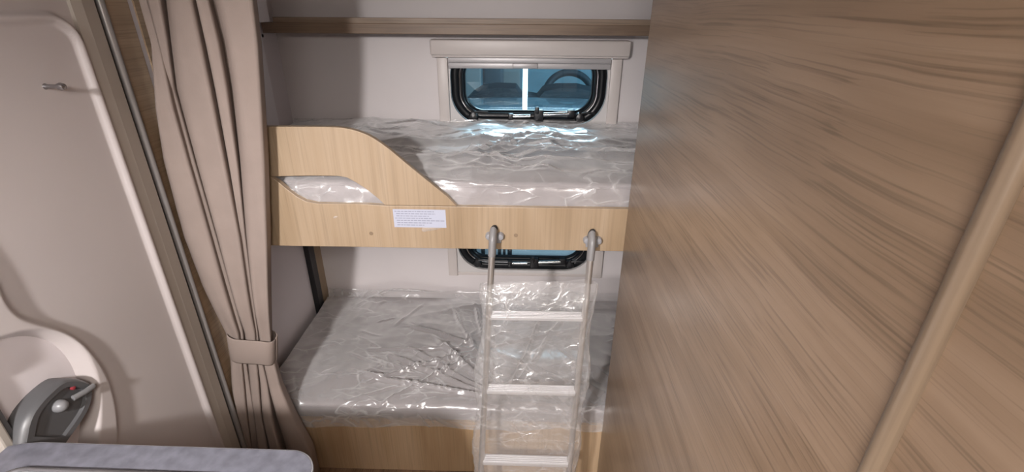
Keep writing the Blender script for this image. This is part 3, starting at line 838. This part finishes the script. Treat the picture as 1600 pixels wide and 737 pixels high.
# ------------------------------------------------------------------ entrance door (left wall)
door = thing('door_1', 'beige moulded entrance door on the left with a grey latch and a small hook', 'door', (XL + 0.01, 0.92, 0.0))
door['kind'] = 'structure'
DY0, DY1 = 0.651, 1.113
ny_, nz_ = 150, 330
ys = np.linspace(DY0, DY1, ny_); zs2 = np.concatenate([np.linspace(0.03, H - 1.05, 60)[:-1], np.linspace(H - 1.05, H - 0.40, 190)[:-1], np.linspace(H - 0.40, H + 0.02, 80)])
Yg, Zg = np.meshgrid(ys, zs2, indexing='ij')
def sdf_poly(pts, Yq, Zq):
    pts = np.array(pts); n = len(pts); d = np.full(Yq.shape, 1e9); ins = np.zeros(Yq.shape, bool)
    for i in range(n):
        a, b = pts[i], pts[(i + 1) % n]; e = b - a
        t = np.clip(((Yq - a[0]) * e[0] + (Zq - a[1]) * e[1]) / (e @ e + 1e-12), 0, 1)
        d = np.minimum(d, np.hypot(Yq - a[0] - t * e[0], Zq - a[1] - t * e[1]))
        c = ((a[1] > Zq) != (b[1] > Zq)) & (Yq < (b[0] - a[0]) * (Zq - a[1]) / (b[1] - a[1] + 1e-12) + a[0])
        ins ^= c
    return np.where(ins, -d, d)
def smooth_pts(p, it=3):
    p = [Vector(q).to_2d() for q in p]
    for _ in range(it):
        o = [p[0]]
        for a, b in zip(p, p[1:]): o += [a * 0.75 + b * 0.25, a * 0.25 + b * 0.75]
        o.append(p[-1]); p = o
    return [tuple(q) for q in p]
def dpt(u, v): p = px(u, v, X=-0.952); return (p.y, p.z)
oc = smooth_pts([(0.72, H - 0.30)] + [dpt(*q) for q in [(0, 440), (12, 470), (30, 490), (60, 500), (100, 512), (130, 530), (156, 560), (174, 595), (184, 640), (186, 680), (183, 710)]] + [(0.72, H - 1.03), (0.66, H - 1.10)], 2)
ic = smooth_pts([dpt(*q) for q in [(-25, 545), (0, 532), (40, 522), (75, 521), (108, 534), (132, 562), (146, 600), (149, 650), (143, 700)]] + [(0.69, H - 0.97), (0.63, H - 0.95), (0.61, H - 0.8)], 2)
d_o = sdf_poly(oc + [(0.5, H - 1.10), (0.5, H - 0.30)], Yg, Zg)
d_i = sdf_poly(ic, Yg, Zg)
def sstep(x): x = np.clip(x, 0, 1); return x * x * (3 - 2 * x)
hx = 0.016 * sstep((0.004 - d_o) / 0.016)
hx += -0.040 * sstep((0.012 - d_i) / 0.022)
# raised bead around the door field
fld = rrect(0.40, 1.083, 0.10, H - 0.036, 0.045, 8)
d_f = sdf_poly(fld, Yg, Zg)
hx += 0.014 * np.exp(-((d_f - 0.010) / 0.0085) ** 4) - 0.004 * sstep((d_f - 0.016) / 0.01)
Xg = -0.962 + hx
obj('door_panel', grid(nb(), np.stack([Xg, Yg, Zg], -1)), W_DOOR, door, smooth=True, angle=180)
fr = nb()
prism(fr, [(XL, 1.108), (-0.958, 1.108), (-0.956, 1.135), (-0.962, 1.176), (XL, 1.178)], 0.0, H + 0.12, 'z', bev=0.001)
box(fr, XL, -0.956, DY0 - 0.0, 1.108, H + 0.015, H + 0.12, bev=0.004)
obj('door_frame', fr, W_DOORF, door, label='taupe outer door frame')
se = nb(); box(se, XL, -0.975, 1.178, 1.193, 0.0, H + 0.14)
obj('door_gap', se, BLACKM, door, label='black rubber gap seal')
s2 = nb(); tube(s2, [(-0.972, 1.203, z) for z in np.linspace(0, H + 0.15, 8)], 0.0095, n=18)
box(s2, XL, -0.974, 1.210, 1.222, 0, H + 0.15, bev=0.001)
obj('metal_strip', s2, SEAL, door, smooth=True, label='dull metal edge strip beside the seal')
# coat hook: peg with a ball end
hk = nb(); p = px(76, 135, X=-0.955)
lathe(hk, (-0.964, p.y, p.z), (1, 0, 0), [(0.0065, 0), (0.006, 0.003), (0.0045, 0.006), (0.0042, 0.024), (0.006, 0.028), (0.0078, 0.034), (0.006, 0.041), (0.002, 0.0435)], 20)
obj('coat_hook', hk, plain('dark_chrome', (0.32, 0.31, 0.32), 0.2, metal=0.9), door, smooth=True, label='small chrome coat peg')
# latch: tilted grey housing with a round button and a lever
c0, c1 = px(48, 690, X=-0.95), px(140, 600, X=-0.95)
up_ = Vector((0, c1.y - c0.y, c1.z - c0.z))
cen = px(90, 645, X=-0.95)
body_px = [(30, 700), (38, 655), (62, 622), (95, 593), (112, 590), (130, 592), (146, 600), (142, 632), (126, 660), (104, 690), (96, 702)]
bp_ = [Vector((px(u, v, X=-0.945).y, px(u, v, X=-0.945).z)) for u, v in body_px]
bc = sum(bp_, Vector((0, 0))) / len(bp_)
def loft(layers, pts, centre):
    bm = nb(); sp = smooth_pts([tuple(p) for p in pts] + [tuple(pts[0])], 2)[:-1]; rings = []
    for x, s in layers:
        rings.append([bm.verts.new((x, centre[0] + (p[0] - centre[0]) * s, centre[1] + (p[1] - centre[1]) * s)) for p in sp])
    n = len(sp)
    for A, B in zip(rings, rings[1:]):
        for k in range(n): bm.faces.new((A[k], A[(k + 1) % n], B[(k + 1) % n], B[k]))
    bm.faces.new(rings[-1]); bmesh.ops.recalc_face_normals(bm, faces=bm.faces[:])
    return bm
lt = obj('door_latch', loft([(-0.985, 1.0), (-0.952, 1.0), (-0.944, 0.96), (-0.940, 0.90), (-0.941, 0.72), (-0.948, 0.68), (-0.948, 0.3)], bp_, bc), LATCH, door, smooth=True, label='dark grey door latch housing')
kb = nb(); q = px(103, 634, X=-0.93)
lathe(kb, (-0.950, q.y, q.z), (1, 0, 0), [(0.0125, 0), (0.0135, 0.008), (0.011, 0.016), (0.006, 0.0205), (0.002, 0.0215)], 24)
obj('button', kb, LATCH_L, lt, smooth=True, label='pale grey round button')
lv = nb(); q2 = px(150, 603, X=-0.93); q1 = px(120, 622, X=-0.93)
tube(lv, [(-0.938, q1.y, q1.z), (-0.934, (q1.y + q2.y) / 2, (q1.z + q2.z) / 2), (-0.936, q2.y, q2.z)], 0.006, n=12, flat=(0.005, 0.0065), up=(1, 0, 0))
obj('lever', lv, LATCH_L, lt, smooth=True, label='pale grey lever')
rd = nb(); q = px(116, 606, X=-0.94)
lathe(rd, (-0.946, q.y, q.z), (1, 0, 0), [(0.004, 0), (0.004, 0.006), (0.001, 0.007)], 12)
obj('lock_dot', rd, RED, lt, smooth=True, label='small red dot')
# fly screen cassette at the near side of the door
fs = thing('fly_screen_cassette', 'cream fly screen profile at the lower left picture edge', 'fly screen', (-0.97, 0.636, 0))
obj('profile', bx(XL, -0.959, 0.622, 0.640, 0.0, H + 0.1, bev=0.004), W_DOORF, fs)
obj('slot', bx(XL, -0.964, 0.640, 0.650, 0.0, H + 0.1), LATCH, fs, label='dark slot of the fly screen')

# ------------------------------------------------------------------ kitchen counter bottom left
zc = H - 0.75
kc = thing('kitchen_counter', 'mottled grey worktop with rounded corner in the lower left foreground', 'counter', (-0.67, -0.2, 0))
r_ = 0.055
out = [(-0.956, -1.3), (-0.366, -1.3)]
for k in range(11):
    a = math.radians(90 * k / 10); out.append((-0.366 - r_ + r_ * math.cos(a), 0.6 - r_ + 0.032 + r_ * math.sin(a)))
out += [(-0.905, 0.636), (-0.935, 0.632), (-0.956, 0.625)]
obj('worktop', prism(nb(), out, zc - 0.03, zc, 'z', bev=0.0012), COUNTER, kc)
ed = nb(); tube(ed, [(a, b, zc - 0.0035) for a, b in out[1:]], 0.0028, n=8)
obj('edge_band', ed, COUNTER_E, kc, smooth=True, label='pale edge band')
obj('cabinet', bx(-0.95, -0.40, -1.28, 0.585, 0.0, zc - 0.03, bev=0.002), CABINET, kc)
sk = thing('sink_cover', 'white glass sink cover with dark steel rim set on the grey worktop', 'sink', (-0.66, 0.3, zc))
ca_, cb_ = px(36, 727.5, Z=zc + 0.008), px(220, 734, Z=zc + 0.008)
ang_ = math.atan2(cb_.y - ca_.y, cb_.x - ca_.x)
def turned(pts):                       # far edge of the cover runs along ca_ -> cb_
    c, s_ = math.cos(ang_), math.sin(ang_)
    return [(ca_.x + c * a - s_ * b, ca_.y + s_ * a + c * b) for a, b in pts]
rm = nb(); tube(rm, [(a, b, zc + 0.0052) for a, b in turned(rrect(-0.032, 0.49, -0.50, -0.005, 0.045, 8))], 0.005, n=10, closed=True)
obj('rim', rm, STEEL, sk, smooth=True)
obj('lid', prism(nb(), turned(rrect(-0.028, 0.486, -0.496, -0.009, 0.043, 8)), zc + 0.0005, zc + 0.005, 'z'), ENAMEL, sk)

# ------------------------------------------------------------------ outside: a parked van and a glowing tube in place of a lamp reflection
van = thing('van', 'parked blue-grey van seen through the bunk windows', 'van', (0.1, 3.4, -0.45))
zbn = px(820, 168, Y=2.62).z; zws = px(820, 155, Y=3.1).z
bn = nb()
P = []
for t_ in np.linspace(0, 1, 14):
    y = 2.55 + t_ * 0.56; z = zbn - 0.06 * (1 - min(1, t_ * 5)) ** 2 + (zws - zbn) * t_
    P.append([(x, y + 0.06 * (x - 0.1) ** 2, z - 0.03 * (x - 0.1) ** 2) for x in np.linspace(-1.0, 1.2, 20)])
grid(bn, P)
o = obj('bonnet', bn, V_BODY, van, smooth=True, angle=180); s = o.modifiers.new('t', 'SOLIDIFY'); s.thickness = 0.01; s.offset = -1
obj('wiper_strip', bx(-0.95, 1.15, 3.10, 3.13, zws - 0.01, zws + 0.008, bev=0.004), V_GRILLE, van, label='dark strip at the windscreen base')
# nose: white panel with grille slots
zn1 = zbn - 0.05
obj('nose_panel', bx(-1.0, 1.2, 2.57, 2.63, -0.1, zn1, bev=0.02), V_BODY, van, smooth=True)
gz = px(820, 398, Y=2.56).z
obj('bumper', bx(-1.0, 1.2, 2.50, 2.58, gz - 0.14, gz + 0.16, bev=0.02, seg=3), V_WHITE, van, smooth=True, label='pale bumper')
for (u0, u1) in ((752, 758), (778, 783), (786, 790), (793, 800), (720, 745)):
    a, b = px(u0, 396, Y=2.5).x, px(u1, 396, Y=2.5).x
    obj('grille_slot', bx(a, b, 2.494, 2.502, gz - 0.06, gz + 0.10, bev=0.003), V_GRILLE, van)
for (u0, u1) in ((808, 853), (861, 896), (903, 930)):
    a, b = px(u0, 396, Y=2.5).x, px(u1, 396, Y=2.5).x
    obj('grille_slot', bx(a, b, 2.490, 2.502, gz - 0.10, gz + 0.024, bev=0.010, seg=3), V_GRILLE, van, smooth=True)
# cab interior
def q(u, v, Y): p = px(u, v, Y=Y); return (p.x, p.z)
dash = [q(725, 160, 3.35), q(736, 148, 3.35), q(752, 138, 3.35), q(775, 135, 3.35), q(806, 136, 3.35), q(815, 148, 3.35), q(840, 152, 3.35), q(850, 140, 3.35), q(872, 136, 3.35), q(905, 136, 3.35), q(930, 142, 3.35), q(945, 152, 3.35), q(950, 165, 3.35)]
obj('dashboard', prism(nb(), dash, 3.30, 3.55, 'y', bev=0.012), V_DASH, van, smooth=True)
wh = nb(); wc = px(889, 150, Y=3.62); R_ = px(926, 150, Y=3.62).x - wc.x
tilt = math.radians(25)
tube(wh, [(wc.x + R_ * math.cos(a), wc.y + R_ * math.sin(a) * math.sin(tilt), wc.z + R_ * math.sin(a) * math.cos(tilt)) for a in np.linspace(0, 2 * math.pi, 48, endpoint=False)], 0.026, n=12, closed=True)
tube(wh, [(wc.x - R_, wc.y, wc.z - 0.02), (wc.x, wc.y + 0.02, wc.z - 0.02), (wc.x + R_, wc.y, wc.z - 0.02)], 0.03, n=10)
tube(wh, [(wc.x, wc.y, wc.z - 0.02), (wc.x, wc.y, wc.z - R_ * 0.9)], 0.03, n=10)
obj('steering_wheel', wh, V_WHEEL, van, smooth=True)
def slab(name, u0, v0, u1, v1, Y, dep, mat, bev=0.03, label=None):
    a, b = px(u0, v0, Y=Y), px(u1, v1, Y=Y)
    obj(name, bx(a.x, b.x, Y, Y + dep, min(a.z, b.z), max(a.z, b.z), bev=bev, seg=3), mat, van, smooth=True, label=label)
slab('seat', 753, 85, 786, 160, 4.2, 0.15, V_SEAT)
slab('side_lining', 786, 80, 812, 145, 4.6, 0.04, V_LIGHT, 0.01)
slab('door_lining', 715, 80, 752, 165, 4.0, 0.05, V_LIGHT, 0.01)
slab('rear_lining', 640, -40, 1010, 200, 5.0, 0.05, V_BACK, 0.01)
obj('added_roof', bx(-1.0, 1.2, 3.64, 5.06, H + 0.30, H + 0.35, bev=0.02), V_BODY, van, smooth=True)  # unseen roof, added to keep the hall light off the dashboard
slab('pillar', 935, 70, 952, 165, 3.7, 0.08, V_DASH, 0.02)
ws = nb(); P = [[(x, 3.12 + 0.5 * t_, zws + 0.75 * t_) for t_ in (0, 0.5, 1)] for x in (-0.9, 0.1, 1.1)]
grid(ws, P)
o = obj('windscreen', ws, pane_mat('windscreen_glass', (0.85, 0.93, 0.96), 0.04), van)
tl = thing('tube_reflection', 'bright white upright tube standing in for a lamp reflection seen in the upper window', 'lamp', (0.01, 2.35, H - 0.6))
a, b = px(821, 100, Y=2.36), px(820, 172, Y=2.36)
tb = nb(); tube(tb, [Vector((a.x, 2.36, a.z + 0.10)), Vector((b.x, 2.36, b.z))], 0.011, n=16)  # glowing tube drawn where a lamp is mirrored
obj('reflection_tube', tb, TUBE, tl, smooth=True)
ca = nb()
ca.free()
for zz in (a.z + 0.11, b.z - 0.008):
    ca = nb(); lathe(ca, (b.x, 2.36, zz - 0.01), (0, 0, 1), [(0.013, 0), (0.014, 0.004), (0.014, 0.018), (0.01, 0.022)], 16)
    obj('tube_reflection_cap', ca, V_WHITE, tl, smooth=True)
